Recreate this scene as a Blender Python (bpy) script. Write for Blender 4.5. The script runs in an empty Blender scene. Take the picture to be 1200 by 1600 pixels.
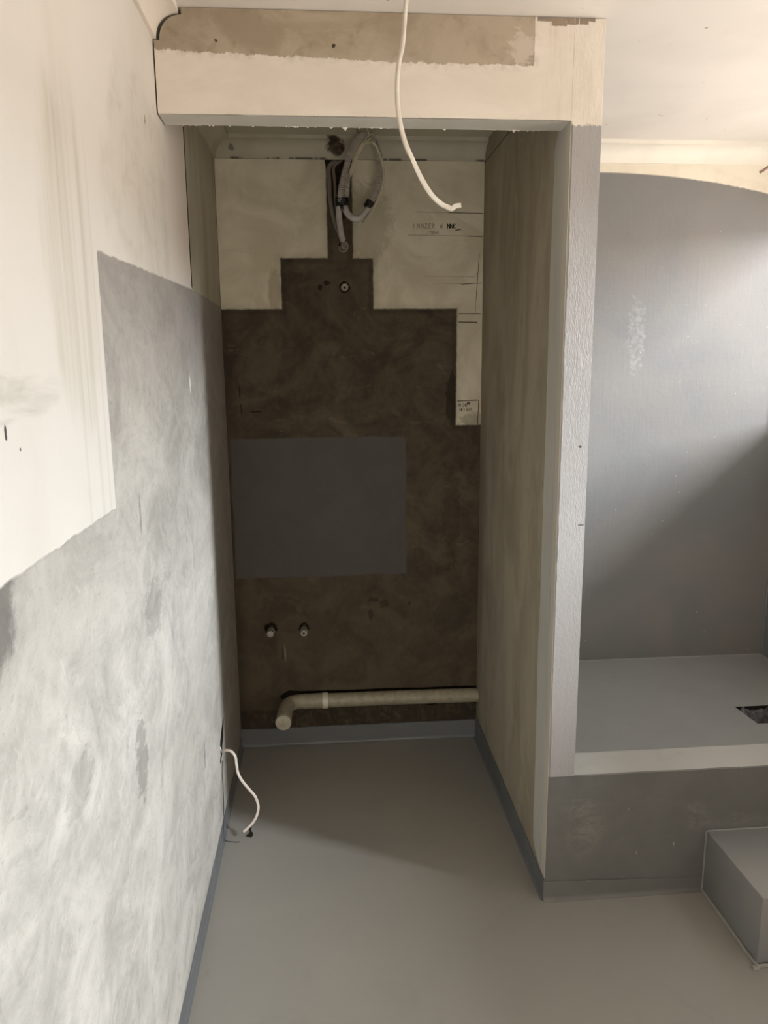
import bpy, bmesh, math, random
from mathutils import Vector, Matrix, noise as mnoise
from mathutils.geometry import tessellate_polygon
random.seed(7)
SC = bpy.context.scene
COL = SC.collection

# ------------------------------------------------------------------ camera
cam = bpy.data.cameras.new('camera'); camo = bpy.data.objects.new('camera', cam); COL.objects.link(camo)
RGT = Vector((0.99671369, -0.08056336, -0.00844823)); UPV = Vector((0.02344554, 0.18707988, 0.98206488)); FWD = Vector((0.07753795, 0.97903558, -0.18835393))
camo.matrix_world = Matrix(((RGT.x, UPV.x, -FWD.x, 0.36886), (RGT.y, UPV.y, -FWD.y, 0.0), (RGT.z, UPV.z, -FWD.z, 1.55), (0, 0, 0, 1)))
cam.sensor_fit = 'VERTICAL'; cam.sensor_height = 36.0; cam.lens = 36.0 * 1181.33 / 1600.0
cam.clip_start = 0.02
SC.camera = camo

# ------------------------------------------------------------------ world, light, exposure
W = bpy.data.worlds.new('world'); SC.world = W; W.use_nodes = True
wt = W.node_tree; bg = wt.nodes['Background']; bg.inputs[1].default_value = 1.0
wtc = wt.nodes.new('ShaderNodeTexCoord'); wsp = wt.nodes.new('ShaderNodeSeparateXYZ'); wrp = wt.nodes.new('ShaderNodeValToRGB'); wmr = wt.nodes.new('ShaderNodeMapRange')
wt.links.new(wtc.outputs['Generated'], wsp.inputs[0]); wt.links.new(wsp.outputs[2], wmr.inputs[0]); wmr.inputs[1].default_value = -.05; wmr.inputs[2].default_value = .05
wmx = wt.nodes.new('ShaderNodeMix'); wmx.data_type = 'RGBA'; wt.links.new(wmr.outputs[0], wmx.inputs[0]); wt.nodes.remove(wrp)
wmx.inputs[6].default_value = (5.4, 4.75, 4.2, 1)     # sunlit ground outside
wmx.inputs[7].default_value = (1.75, 1.8, 1.85, 1)    # soft overcast sky
wt.links.new(wmx.outputs[2], bg.inputs[0])

def area(name, loc, target, sx, sy, energy, color):
    l = bpy.data.lights.new(name, 'AREA'); l.shape = 'RECTANGLE'; l.size = sx; l.size_y = sy
    l.energy = energy; l.color = color
    o = bpy.data.objects.new(name, l); COL.objects.link(o); o.location = loc
    o.rotation_euler = (Vector(target) - Vector(loc)).to_track_quat('-Z', 'Y').to_euler()
    return o
area('window_sky_light', (8.0, -1.80, 4.3), (0.9, 1.9, 0.9), 0.62, 3.8, 1560, (0.90, 0.955, 1.0))      # bright gap of sky beyond the window
area('warm_fill_light', (0.75, -1.42, 0.60), (0.72, 1.9, 1.2), .75, 1.0, 16, (1.0, 0.92, 0.82))          # warm fill added behind the camera, set in an unseen doorway
SC.view_settings.view_transform = 'Standard'; SC.view_settings.look = 'None'
SC.view_settings.gamma = 1.0; SC.view_settings.use_curve_mapping = False
SC.view_settings.exposure = 0.18
SC.cycles.max_bounces = 8; SC.cycles.diffuse_bounces = 5
SC.cycles.use_denoising = True

# ------------------------------------------------------------------ sizes (metres)
YB, YF, XR, XP, ZC = 2.949, 1.9355, 0.9868, 1.0612, 2.3595
XW, ZPL, ZCU, XS, ZS, YS = 2.235, 0.3211, 0.3959, 1.470, 0.1967, 1.642
YN = -1.25            # wall behind the camera
YH = 2.016            # rear face of the header
ZH = 2.1326

# ------------------------------------------------------------------ node expressions
def lin(h):
    c = [int(h[i:i + 2], 16) / 255 for i in (0, 2, 4)]
    return tuple((v / 12.92 if v <= .04045 else ((v + .055) / 1.055) ** 2.4) for v in c) + (1,)
class X:
    def __init__(s, t, sock): s.t = t; s.s = sock
    def _m(s, op, a, b=None, c=None):
        n = s.t.nodes.new('ShaderNodeMath'); n.operation = op
        for i, v in enumerate((a, b, c)):
            if v is None: continue
            if isinstance(v, X): s.t.links.new(v.s, n.inputs[i])
            else: n.inputs[i].default_value = v
        return X(s.t, n.outputs[0])
    def __add__(s, o): return s._m('ADD', s, o)
    __radd__ = __add__
    def __mul__(s, o): return s._m('MULTIPLY', s, o)
    __rmul__ = __mul__
    def __sub__(s, o): return s._m('SUBTRACT', s, o)
    def __rsub__(s, o): return s._m('SUBTRACT', o, s)
    def __truediv__(s, o): return s._m('DIVIDE', s, o)
    def abs(s): return s._m('ABSOLUTE', s)
    def pw(s, o): return s._m('POWER', s, o)
    def mn(s, o): return s._m('MINIMUM', s, o)
    def mx(s, o): return s._m('MAXIMUM', s, o)
    def step(s, soft, off=0.0):      # signed distance -> 0..1
        r = (s + off) / soft + 0.5
        n = s.t.nodes.new('ShaderNodeClamp'); s.t.links.new(r.s, n.inputs[0]); return X(s.t, n.outputs[0])
    def ramp(s, a, b):
        n = s.t.nodes.new('ShaderNodeMapRange'); n.interpolation_type = 'SMOOTHSTEP'; s.t.links.new(s.s, n.inputs[0])
        n.inputs[1].default_value = a; n.inputs[2].default_value = b; return X(s.t, n.outputs[0])
class M:
    def __init__(s, name, rough=0.6, spec=0.5):
        s.m = bpy.data.materials.new(name); s.m.use_nodes = True; s.t = s.m.node_tree
        s.b = s.t.nodes['Principled BSDF']; s.b.inputs['Roughness'].default_value = rough
        s.b.inputs['Specular IOR Level'].default_value = spec
        s.tc = s.t.nodes.new('ShaderNodeTexCoord').outputs['Object']
        sp = s.t.nodes.new('ShaderNodeSeparateXYZ'); s.t.links.new(s.tc, sp.inputs[0])
        s.x, s.y, s.z = [X(s.t, o) for o in sp.outputs]
        s.h = None
    def vec(s, sx, sy, sz):
        n = s.t.nodes.new('ShaderNodeMapping'); n.inputs['Scale'].default_value = (sx, sy, sz); s.t.links.new(s.tc, n.inputs[0]); return n.outputs[0]
    def noise(s, sc=(1, 1, 1), detail=4, rough=0.55, dist=0.0):
        if not isinstance(sc, tuple): sc = (sc,) * 3
        n = s.t.nodes.new('ShaderNodeTexNoise'); n.inputs['Scale'].default_value = 1.0
        n.inputs['Detail'].default_value = detail; n.inputs['Roughness'].default_value = rough; n.inputs['Distortion'].default_value = dist
        s.t.links.new(s.vec(*sc), n.inputs['Vector']); return X(s.t, n.outputs[0])
    def mix(s, f, a, b):
        n = s.t.nodes.new('ShaderNodeMix'); n.data_type = 'RGBA'
        for k, v in ((0, f), (6, a), (7, b)):
            if isinstance(v, X): s.t.links.new(v.s, n.inputs[k])
            elif hasattr(v, 'is_output'): s.t.links.new(v, n.inputs[k])
            elif isinstance(v, str): n.inputs[k].default_value = lin(v)
            else: n.inputs[k].default_value = v
        return n.outputs[2]
    def out(s, col, height=None, bump=0.5, dist=0.01, rough=None):
        if isinstance(col, str): s.b.inputs['Base Color'].default_value = lin(col)
        else: s.t.links.new(col, s.b.inputs['Base Color'])
        if height is not None:
            n = s.t.nodes.new('ShaderNodeBump'); n.inputs['Strength'].default_value = bump; n.inputs['Distance'].default_value = dist
            s.t.links.new(height.s, n.inputs['Height']); s.t.links.new(n.outputs[0], s.b.inputs['Normal'])
        if rough is not None: s.t.links.new(rough.s, s.b.inputs['Roughness'])
        return s.m
    def rect(s, a, b, a0, a1, b0, b1):
        return (a - a0).mn(a1 - a).mn((b - b0).mn(b1 - b))
    def spots(s, scale, thr, detail=3, stretch=(1, 1, 1)):
        return s.noise(tuple(scale * k for k in stretch), detail, .6).ramp(thr, thr + .05)
    def blob(s, a, b, ca, cb, ra, rb, warp=None):     # soft ellipse mask
        d = ((a - ca) / ra).pw(2.0) + ((b - cb) / rb).pw(2.0)
        if warp is not None: d = d + warp
        return (1.0 - d).ramp(0.0, .6)

# ------------------------------------------------------------------ materials
def mat_left():
    m = M('left_wall_plaster', .75, .3); x, y, z = m.x, m.y, m.z
    n1 = m.noise((1, 3.0, 5.0), 8, .66, 1.1); n2 = m.noise((1, 8, 9), 7, .68, 2.6); fine = m.noise(260, 3, .6)
    n3 = m.noise((1, 1.6, 2.4), 6, .6, .8)
    col = m.mix((n1 * .65 + n2 * .35).ramp(.32, .64), '9F9C96', 'C6C2BB')
    col = m.mix(n3.ramp(.42, .7) * .35, col, 'A7A29A')
    col = m.mix(m.noise((1, 7, 10), 7, .72, 3.2).ramp(.56, .74) * .55, col, '8B8882')
    col = m.mix(m.noise((1, 2.6, 3.2), 8, .72, 1.5).ramp(.56, .70) * .40, col, '85827C')
    col = m.mix(m.noise((1, 10, 14), 6, .7, 2.2).ramp(.58, .74) * .35, col, 'DEDBD4')
    col = m.mix(m.noise((1, 60, 160), 3, .7).ramp(.55, .75) * .35, col, '7C7973')
    # greyer band just below the paint edge, alcove shade tinted into the plaster beyond
    col = m.mix((z.ramp(1.38, 1.74)) * (y.ramp(1.2, 1.35)) * .55, col, '8D8784')
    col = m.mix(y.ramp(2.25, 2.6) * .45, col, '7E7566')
    wj = m.noise((1, 30, 30), 4, .6) * .012 - .006
    dk = m.blob(y, z, .83, 1.285, .075, .09, m.noise(22, 4, .7) * 1.6 - .8)
    col = m.mix(dk * .75, col, '5F5C57')
    for (cy, cz, ry, rz, k) in ((2.08, .44, .012, .05, .6), (1.40, .80, .05, .10, .5), (1.58, 1.05, .09, .07, .35), (1.30, .62, .08, .05, .2), (1.05, .95, .07, .05, .25), (2.05, .33, .007, .10, .25), (2.0, 1.10, .006, .02, .7), (1.52, 1.26, .008, .05, .5)):
        col = m.mix(m.blob(y, z, cy, cz, ry, rz, m.noise((1, 22, 45), 5, .75) * 4.0 - 2.0) * k, col, '64625D')
    # painted area: above a line, and the corner step
    edge1 = z - (1.702 + y.mn(2.3) * .0315) + wj
    edge2 = (1.352 - y + wj * .7).mn(z - 1.308 + wj)
    p = edge1.mx(edge2); pm = p.step(.004)
    st = m.noise((1, 34, .9), 5, .6, .3)
    pc = m.mix(m.noise((1, 2.5, 1.6), 4, .6, .5).ramp(.45, .75) * .5, 'DEDAD3', 'CFC8BD')
    pat = m.blob(y, z, 1.21, 1.70, .13, .34, m.noise((1, 7, 3), 4) * 1.6 - .8)
    pc = m.mix(pat * (st.ramp(.35, .7) * .55 + .12), pc, 'B9B3A0')
    pat2 = m.blob(y, z, 1.72, 1.92, .36, .24, m.noise(4, 5, .6) * 2.6 - 1.3)
    pc = m.mix(pat2 * (m.noise((1, 12, 16), 5, .65, .3).ramp(.42, .68) * .28 + .12), pc, 'B5AFA1')
    scr = m.noise((1, 4, 30), 5, .6, .5)
    pc = m.mix(m.blob(y, z, .93, 1.52, .22, .035, m.noise(8, 4) * 1.4 - .7) * (scr.ramp(.35, .7) * .6), pc, 'AAA69A')
    pc = m.mix(m.noise((1, 40, 3), 5, .7, .5).ramp(.62, .75) * .25, pc, 'FAF8F2')
    pc = m.mix(y.ramp(1.85, 2.25) * z.ramp(1.7, 1.9) * .35, pc, 'C9AE96')
    pc = m.mix(y.ramp(2.310, 2.322), pc, m.mix(m.noise((1, 6, 1.2), 4).ramp(.4, .65), 'B3AC9A', '9C9580'))
    band = ((y - 1.272).mn(1.287 - y).step(.008) + (y - 1.318).mn(1.326 - y).step(.006) + (y - 1.205).mn(1.215 - y).step(.01)) * (1.85 - z + st * .1).step(.1)
    pc = m.mix(band * .22, pc, 'B4B0A5')
    for (cy, cz, ry, rz) in ((.915, 1.478, .004, .012), (.953, 1.455, .0025, .003), (1.80, 2.08, .004, .012), (.93, 1.66, .002, .003), (1.90, 2.13, .003, .012)):
        pc = m.mix(m.blob(y, z, cy, cz, ry, rz, m.noise(200, 2) * 1.2 - .6), pc, '4A4742')
    col = m.mix(pm, col, pc)
    # chipped white nick in the plaster
    col = m.mix(m.blob(y, z, 2.185, 1.508, .012, .028, m.noise(150, 3) * 3.0 - 1.5), col, 'EDEBE6')
    hgt = n1 * .5 + n2 * .35 + fine * .08 + pm * 1.0 + m.noise((1, 50, 6), 4) * .12 + pat2 * scr * .12
    return m.out(col, hgt, .55, .004)

def mat_back():
    m = M('back_wall_plaster', .72, .18); x, y, z = m.x, m.y, m.z
    wj = m.noise((28, 1, 28), 5, .65) * .014 - .007
    n1 = m.noise((5, 1, 5), 6, .62, 1.2); n2 = m.noise((16, 1, 12), 5, .65, 2.4)
    paint = m.mix(n1.ramp(.35, .7), 'DFD8C3', 'CBC3AC')
    paint = m.mix(m.blob(x, z, .54, 2.07, .12, .16, n2 * 1.8 - .9) * .45, paint, '9C947E')
    paint = m.mix(m.noise((3, 1, 30), 5, .7).ramp(.62, .75) * .35, paint, '8F8873')
    paint = m.mix(m.blob(x, z, .955, 1.345, .06, .03, m.noise(70, 5, .7) * 4.4 - 2.2) * .45, paint, '6E6754')
    paint = m.mix(m.blob(x, z, .20, 1.83, .03, .10, n2 * 1.4 - .7) * .6, paint, 'A08F7C')
    cem = m.mix((n1 * .75 + n2 * .25).ramp(.34, .66), '453D32', '625849')
    cem = m.mix(m.noise((7, 1, 20), 5, .7, 1.0).ramp(.60, .72) * .4, cem, '857B68')
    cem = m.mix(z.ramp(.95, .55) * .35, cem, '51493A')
    cem = m.mix(m.noise((9, 1, 3.5), 6, .75, .6).ramp(.58, .72) * .45, cem, '3B3329')
    cem = m.mix(m.blob(x, z, .88, .54, .09, .11, n2 * 2.6 - 1.3) * .45, cem, '3C3A33')
    cem = m.mix(m.blob(x, z, .87, 1.42, .025, .12, n2 * 2.0 - 1) * .7, cem, '2E271F')
    cem = m.mix(m.blob(x, z, .875, .95, .04, .25, n2 * 2.4 - 1.2) * .4, cem, '3C342A')
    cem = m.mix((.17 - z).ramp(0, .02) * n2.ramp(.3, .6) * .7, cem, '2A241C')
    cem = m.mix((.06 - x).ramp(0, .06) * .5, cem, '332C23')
    # cement region = union of stepped rectangles
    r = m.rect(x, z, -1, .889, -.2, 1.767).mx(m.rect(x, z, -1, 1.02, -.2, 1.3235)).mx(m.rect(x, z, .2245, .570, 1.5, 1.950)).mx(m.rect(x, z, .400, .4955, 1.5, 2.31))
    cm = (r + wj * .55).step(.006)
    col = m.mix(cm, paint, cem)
    stain = (r + wj * 2).step(.05) * (1.0 - cm)
    col = m.mix(stain * .45, col, '7A705C')
    col = m.mix((r + wj).step(.03) * (0.028 - r).ramp(0, .02) * cm * .4, col, '2B241B')
    gw = m.noise((5, 1, 5), 2, .5) * .02 - .010
    g = m.rect(x, z, .010, .692, .726, 1.283).mn((1.966 - x - z) * .7071) + wj * .3 + gw
    gm = g.step(.006); gray = m.mix(n1.ramp(.3, .7) * .5, '585550', '4F4C48')
    col = m.mix(gm, col, gray)
    for (cx, cz, rx, rz) in ((.555, .62, .03, .012), (.60, .60, .02, .02), (.545, .555, .012, .025), (.185, .40, .008, .03), (.705, .60, .006, .01)):
        col = m.mix(m.blob(x, z, cx, cz, rx, rz, m.noise(70, 4, .7) * 4.4 - 2.2) * .5, col, '2A241C')
    col = m.mix(m.blob(x, z, .192, .405, .0045, .042, m.noise(70, 3) * 1.2 - .6) * .7, col, '8A8070')
    # black tool scratches on the left of the cement
    for (cx, cz, rx, rz) in ((.055, 1.46, .003, .03), (.058, 1.40, .003, .02), (.115, 1.385, .02, .004), (.37, 1.845, .010, .012), (.395, 1.86, .014, .010)):
        col = m.mix(m.blob(x, z, cx, cz, rx, rz, m.noise(90, 3) * 2.4 - 1.2) * .8, col, '16110C')
    # painted wet-area wall right of the partition: grey membrane below an arc, cream above
    dx = (x - 1.42).mx(0.0)
    arc = (2.260 - dx * dx * .155) - z + (m.noise((60, 1, 20), 4) * .01 - .005) * (x - 1.6).ramp(0, .4)
    wet = (x - 1.03).step(.002); am = arc.step(.005)
    mem = m.mix(m.noise((2.5, 1, 2.5), 4, .5, .6).ramp(.35, .7), '85827F', '7C7C7C')
    mem = m.mix(m.blob(x, z, 1.60, 1.66, .04, .17, n2 * 3.4 - 1.7) * m.noise(60, 4, .7).ramp(.4, .62) * .45, mem, 'A5A29E')
    mem = m.mix(m.noise(70, 2, .5).ramp(.76, .79), mem, 'B9B6B2')
    wc = m.mix(am, m.mix(n1.ramp(.4, .7), 'E6E0CF', 'DCD3C2'), mem)
    col = m.mix(wet, col, wc)
    brush = m.noise((120, 1, 5), 4, .6, .6) * .35 + m.noise((5, 1, 90), 4, .6, .4) * .25
    hgt = (n1 * .4 + n2 * .4) + (1.0 - cm) * .5 * (1.0 - wet) + gm * .3 + wet * (brush * .7 + am * .4) + m.noise(220, 3) * .05
    rough = .75 - gm * .22 - wet * am * .16
    return m.out(col, hgt, .5, .004, rough)

def mat_membrane(name='grey_membrane', a='8B8984', b='838382', rough=.42, bump=.25, big=1.2):
    m = M(name, rough, .5)
    col = m.mix(m.noise(big, 4, .5, .5).ramp(.35, .7), a, b)
    col = m.mix(m.noise(9, 5, .6, 1.0).ramp(.55, .75) * .18, col, '77756F')
    col = m.mix(m.noise(55, 2, .5).ramp(.78, .80) * .6, col, 'B5B2AC')
    h = m.noise((30, 30, 30), 5, .6, 1.0) * .6 + m.noise((8, 8, 8), 3) * .8 + m.noise(240, 2) * .08
    r = m.noise(5, 4).ramp(.3, .7) * .14 + (rough - .05)
    return m.out(col, h, bump, .003, r)

def mat_riser():
    m = M('riser_membrane', .5, .4); x, y, z = m.x, m.y, m.z
    col = m.mix(m.noise((5, 5, 6), 5, .6, .6).ramp(.35, .7), '6F6E6A', '666561')
    dust = m.noise((14, 14, 22), 6, .7, 1.2)
    for cx, cz, rx, rz, k in ((1.10, .22, .075, .12, .55), (1.08, .30, .07, .03, .5), (1.43, .245, .05, .07, .5), (1.52, .23, .12, .03, .45)):
        col = m.mix(m.blob(x, z, cx, cz, rx, rz, dust * 3.6 - 1.8) * dust.ramp(.42, .66) * k * .6, col, '9A9690')
    col = m.mix(m.noise(46, 2, .5).ramp(.77, .79) * .8, col, 'C4C1BC')
    col = m.mix(m.noise((90, 90, 40), 2, .5).ramp(.76, .78) * .6, col, 'B5B2AD')
    h = m.noise((20, 20, 46), 5, .6, .8) * .6 + m.noise((6, 6, 50), 4, .6, .5) * .5
    return m.out(col, h, .35, .003)

def mat_board():
    m = M('fibre_cement_board', .78, .3); x, y, z = m.x, m.y, m.z
    col = m.mix(m.noise((3, 6, 1.8), 6, .65, .6).ramp(.33, .68), 'AEA592', '988E7B')
    col = m.mix(m.noise((9, 9, 4), 5, .7, .8).ramp(.55, .72) * .5, col, 'B9AF9D')
    col = m.mix(m.noise((40, 40, 9), 4, .7).ramp(.66, .72) * .5, col, '4E4437')
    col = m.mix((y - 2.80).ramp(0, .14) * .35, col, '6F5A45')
    return m.out(col, m.noise(90, 5, .6) * .6 + m.noise((20, 20, 4), 4) * .5, .35, .0025)

def mat_strip():
    m = M('partition_edge_paint', .55, .4); x, y, z = m.x, m.y, m.z
    col = m.mix(m.noise((4, 8, 1.5), 5, .6).ramp(.35, .7), 'C5C3BA', 'B5B4AC')
    col = m.mix((1.965 - y + m.noise((2, 2, 3), 4) * .02).ramp(0, .012) * .45, col, 'D9CFBD')
    col = m.mix(m.noise((8, 14, 2.2), 5, .6).ramp(.64, .72) * .6, col, '92949B')
    return m.out(col, m.noise((60, 60, 8), 4) * .6, .3, .0025)

def mat_header():
    m = M('header_paint', .7, .3); x, y, z = m.x, m.y, m.z
    n = m.noise((4, 4, 8), 5, .6, .4)
    paint = m.mix(n.ramp(.35, .7), 'E8E0D4', 'DED5C8')
    paint = m.mix(m.noise((70, 1, 4), 4, .6).ramp(.5, .7) * (x - .90).ramp(0, .03) * .3, paint, 'C5B69B')
    wj = (m.noise((45, 1, 14), 5, .75) * .026 - .013)
    lim = 2.270 - (x.mn(.55)) * .030
    e = (z - lim + wj).mn(.890 - x + wj * .8)
    cm = e.step(.003)
    cem = m.mix(m.noise((7, 7, 9), 6, .65, .6).ramp(.35, .68), 'B4A794', '9E907C')
    cem = m.mix(m.noise((16, 1, 16), 5, .7, .5).ramp(.55, .7) * .4, cem, '857860')
    cem = m.mix(m.noise((26, 1, 26), 2, .5).ramp(.72, .75), cem, '3E3226')
    cem = m.mix((.25 - x).ramp(0, .25) * .25, cem, '7C7464')
    sm = m.blob(x, z, .862, 2.292, .035, .04, m.noise((18, 1, 34), 6, .75) * 5.0 - 2.5)
    cem = m.mix(sm * .7, cem, 'CFC4B6')
    paint = m.mix((e + .02).ramp(0, .02) * m.noise((40, 1, 40), 4).ramp(.45, .65) * .5, paint, 'BDB2A8')
    col = m.mix(cm, paint, cem)
    # bare patches just under the ceiling over the post
    b = m.rect(x, z, .930, .966, 2.340 , 2.4).mx(m.rect(x, z, .967, .996, 2.343, 2.4)).mx(m.rect(x, z, .997, 1.020, 2.343, 2.4)).mx(m.rect(x, z, 1.0, 1.035, 2.351, 2.4)).mx(m.rect(x, z, .895, .930, 2.349, 2.4))
    bm = (b + wj * .22).step(.0015)
    joint = (1.0 - (x - .967).abs().mn((x - .997).abs()).step(.003, -.002))
    bc = m.mix(joint, m.mix(n.ramp(.3, .7), 'A7937B', '8C8076'), '4A3C30')
    col = m.mix(bm, col, bc)
    hgt = (1.0 - cm.mx(bm)) * .8 + m.noise(130, 4) * .12 + (x - .92).ramp(0, .02) * m.noise((100, 1, 10), 4) * .6 + m.noise((30, 1, 10), 4) * .2
    return m.out(col, hgt, .55, .003)

def mat_postface():
    m = M('post_face_paint', .42, .55); x, y, z = m.x, m.y, m.z
    wj = m.noise((130, 1, 50), 4, .7) * .03 - .015
    cm = (z - 2.122 + wj).step(.003)
    gray = m.mix(m.noise((3, 3, 1.2), 4).ramp(.35, .7), 'A6A3A1', '9C9A9A')
    cream = m.mix(m.noise((20, 1, 6), 5).ramp(.35, .7), 'E8E0D4', 'DDD4C6')
    col = m.mix(cm, gray, cream)
    b = m.rect(x, z, .987, .996, 2.343, 2.4).mx(m.rect(x, z, .997, 1.020, 2.343, 2.4)).mx(m.rect(x, z, 1.0, 1.035, 2.351, 2.4))
    bm = (b + m.noise(45, 4) * .006 - .003).step(.0015)
    col = m.mix(bm, col, '8F8172')
    for (cx, cz, rx, rz) in ((1.040, 1.34, .005, .004), (1.049, 1.13, .01, .002)):
        col = m.mix(m.blob(x, z, cx, cz, rx, rz, m.noise(200, 2) * 1.6 - .8), col, '3C3B3A')
    h = m.noise((170, 30, 45), 4, .6, 1.2) * .9 + m.noise((60, 60, 25), 3) * .5 + cm * .4
    return m.out(col, h, .5, .004, .40 + cm * .3)

def mat_white(name, a='E9E4DA', b='DDD8CC', rough=.6):
    m = M(name, rough, .35)
    col = m.mix(m.noise(3, 4, .6).ramp(.35, .7), a, b)
    col = m.mix(m.noise(60, 2, .5).ramp(.76, .78) * .7, col, '6E665A')
    return m.out(col, m.noise((14, 60, 30), 4) * .5 + m.noise(60, 3) * .3, .25, .002)

def mat_alcove_ceiling():
    m = M('ceiling_paint', .7, .3); x, y, z = m.x, m.y, m.z
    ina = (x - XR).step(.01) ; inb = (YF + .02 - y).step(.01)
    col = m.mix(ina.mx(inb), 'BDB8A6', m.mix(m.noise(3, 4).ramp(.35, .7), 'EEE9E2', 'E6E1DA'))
    col = m.mix(m.noise(38, 2, .5).ramp(.76, .78) * .6, col, '7A7062')
    return m.out(col, m.noise((30, 6, 6), 4) * .5, .25, .002)

def mat_cornice_back():
    m = M('back_cornice_paint', .6, .35); x, y, z = m.x, m.y, m.z
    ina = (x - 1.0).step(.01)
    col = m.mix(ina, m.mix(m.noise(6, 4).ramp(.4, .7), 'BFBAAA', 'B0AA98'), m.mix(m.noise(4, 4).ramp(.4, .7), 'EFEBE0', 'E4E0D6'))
    brk = m.blob(x, z, .437, 2.335, .038, .034, m.noise((19, 19, 19), 4, .62) * 3.0 - 1.5)
    col = m.mix(brk, col, m.mix(m.noise(60, 4).ramp(.4, .6), '2E251B', '5A4B39'))
    col = m.mix((2.300 - z).ramp(0, .006) * m.noise((16, 1, 1), 4).ramp(.47, .56) * (1.0 - ina) * .8, col, '211A13')
    col = m.mix(m.blob(x, z, .065, 2.325, .012, .012, m.noise(60, 2) * 2.0 - 1.0) * .6, col, '2A2218')
    return m.out(col, m.noise(60, 3) * .4 - brk * 2.0, .5, .003)

def plain(name, col, rough=.5, metal=0.0, var=None, bump=.1):
    m = M(name, rough, .5); m.b.inputs['Metallic'].default_value = metal
    c = m.mix(m.noise(45, 4, .6).ramp(.35, .7), col, var or col)
    return m.out(c, m.noise(150, 3), bump, .001)

LEFT, BACK, BOARD, STRIP, HEAD, POST = mat_left(), mat_back(), mat_board(), mat_strip(), mat_header(), mat_postface()
FLOOR = mat_membrane('floor_membrane', '97938B', '8F8C86', .40, .22)
UPST = mat_membrane('upstand_membrane', '6E7072', '686A6B', .36, .35, 4)
PLATF = mat_membrane('platform_membrane', '9C9D9A', '959693', .40, .22)
RISER = mat_riser()
CURBT = mat_membrane('curb_top_paint', 'B6B4AE', 'ACAAA4', .5, .25)
STEPM = mat_membrane('step_membrane', '8C8A86', '838484', .40, .3, 2.5)
CEIL, CORN, CORNB = mat_alcove_ceiling(), mat_white('cornice_paint', 'EEE6DC', 'E6DDD1'), mat_cornice_back()
DARK = plain('dark_cavity', '1A1510', .9, 0, '2A2219', .5)
CHASE = plain('raw_chase_mortar', '2B231B', .95, 0, '463B2E', .9)
PENCIL, FAINT = plain('pencil_mark', '2E281F', .8), plain('faint_pencil_mark', '928B77', .8)
BOLD = plain('marker_ink', '17120D', .6)
PVC = plain('drain_pipe_plastic', 'A7A08C', .42, 0, '958D78')
PVCL = plain('pipe_ring_plastic', 'D9D3C2', .4)
DISC = plain('pipe_cap_plastic', 'B9B3A2', .5, 0, 'A79F8B')
BRASS = plain('dull_fitting_metal', '8E8778', .45, .35, '6E6759')
SOCK = plain('fitting_cap_plastic', 'A8A296', .5, 0, '8D877B')
CONDUIT = plain('grey_conduit_plastic', 'C2BAB2', .5, 0, 'B0A8A0')
HOSE = plain('smooth_conduit_plastic', 'C2BDB9', .4, 0, 'B2ADA8')
SHEATH = plain('white_cable_sheath', 'F1ECE2', .4, 0, 'E6DFD2')
SHEATHP = plain('floor_cable_sheath', 'E2D8CF', .45, 0, 'D2C6BC')
CREAM = plain('cream_cable_sheath', 'CFC7AC', .5, 0, 'BDB59A')
GREYCAB = plain('grey_flat_cable', '7C736A', .5)
TAPE = plain('black_tape', '0C0C0D', .45)
WIRE = plain('thin_grey_wire', '4A474A', .5)
COPPER = plain('copper_wire', '8A5A3C', .35, .8)
BLACKP = plain('crumpled_plastic', '6A686B', .22, 0, '98959A', .2)
OUTER = plain('masonry_back', '8A857B', .9)

# ------------------------------------------------------------------ mesh helpers
def link(name, bm, mats, parent=None, smooth=False, kind=None):
    me = bpy.data.meshes.new(name); bmesh.ops.recalc_face_normals(bm, faces=bm.faces)
    bm.to_mesh(me); bm.free()
    for mm in (mats if isinstance(mats, (list, tuple)) else [mats]): me.materials.append(mm)
    if smooth:
        for p in me.polygons: p.use_smooth = True
        try: me.set_sharp_from_angle(angle=math.radians(40))
        except Exception: pass
    o = bpy.data.objects.new(name, me); COL.objects.link(o)
    if parent: o.parent = parent
    if kind: o['kind'] = kind
    return o
def tag(o, label, cat, group=None):
    o['label'] = label; o['category'] = cat
    if group: o['group'] = group
    return o
def thing(name, label, cat, group=None):
    o = bpy.data.objects.new(name, None); COL.objects.link(o); o.empty_display_size = .05
    return tag(o, label, cat, group)
def box(bm, x0, x1, y0, y1, z0, z1, mi=0):
    v = [bm.verts.new((x, y, z)) for x in (x0, x1) for y in (y0, y1) for z in (z0, z1)]
    for q in ((0, 1, 3, 2), (4, 6, 7, 5), (0, 4, 5, 1), (2, 3, 7, 6), (0, 2, 6, 4), (1, 5, 7, 3)):
        f = bm.faces.new([v[i] for i in q]); f.material_index = mi
def boxo(name, b, mat, parent=None, bevel=0.0, kind=None):
    bm = bmesh.new(); box(bm, *b)
    if bevel: bmesh.ops.bevel(bm, geom=bm.edges[:], offset=bevel, segments=2, affect='EDGES', profile=.5)
    return link(name, bm, mat, parent, bool(bevel), kind)
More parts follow.
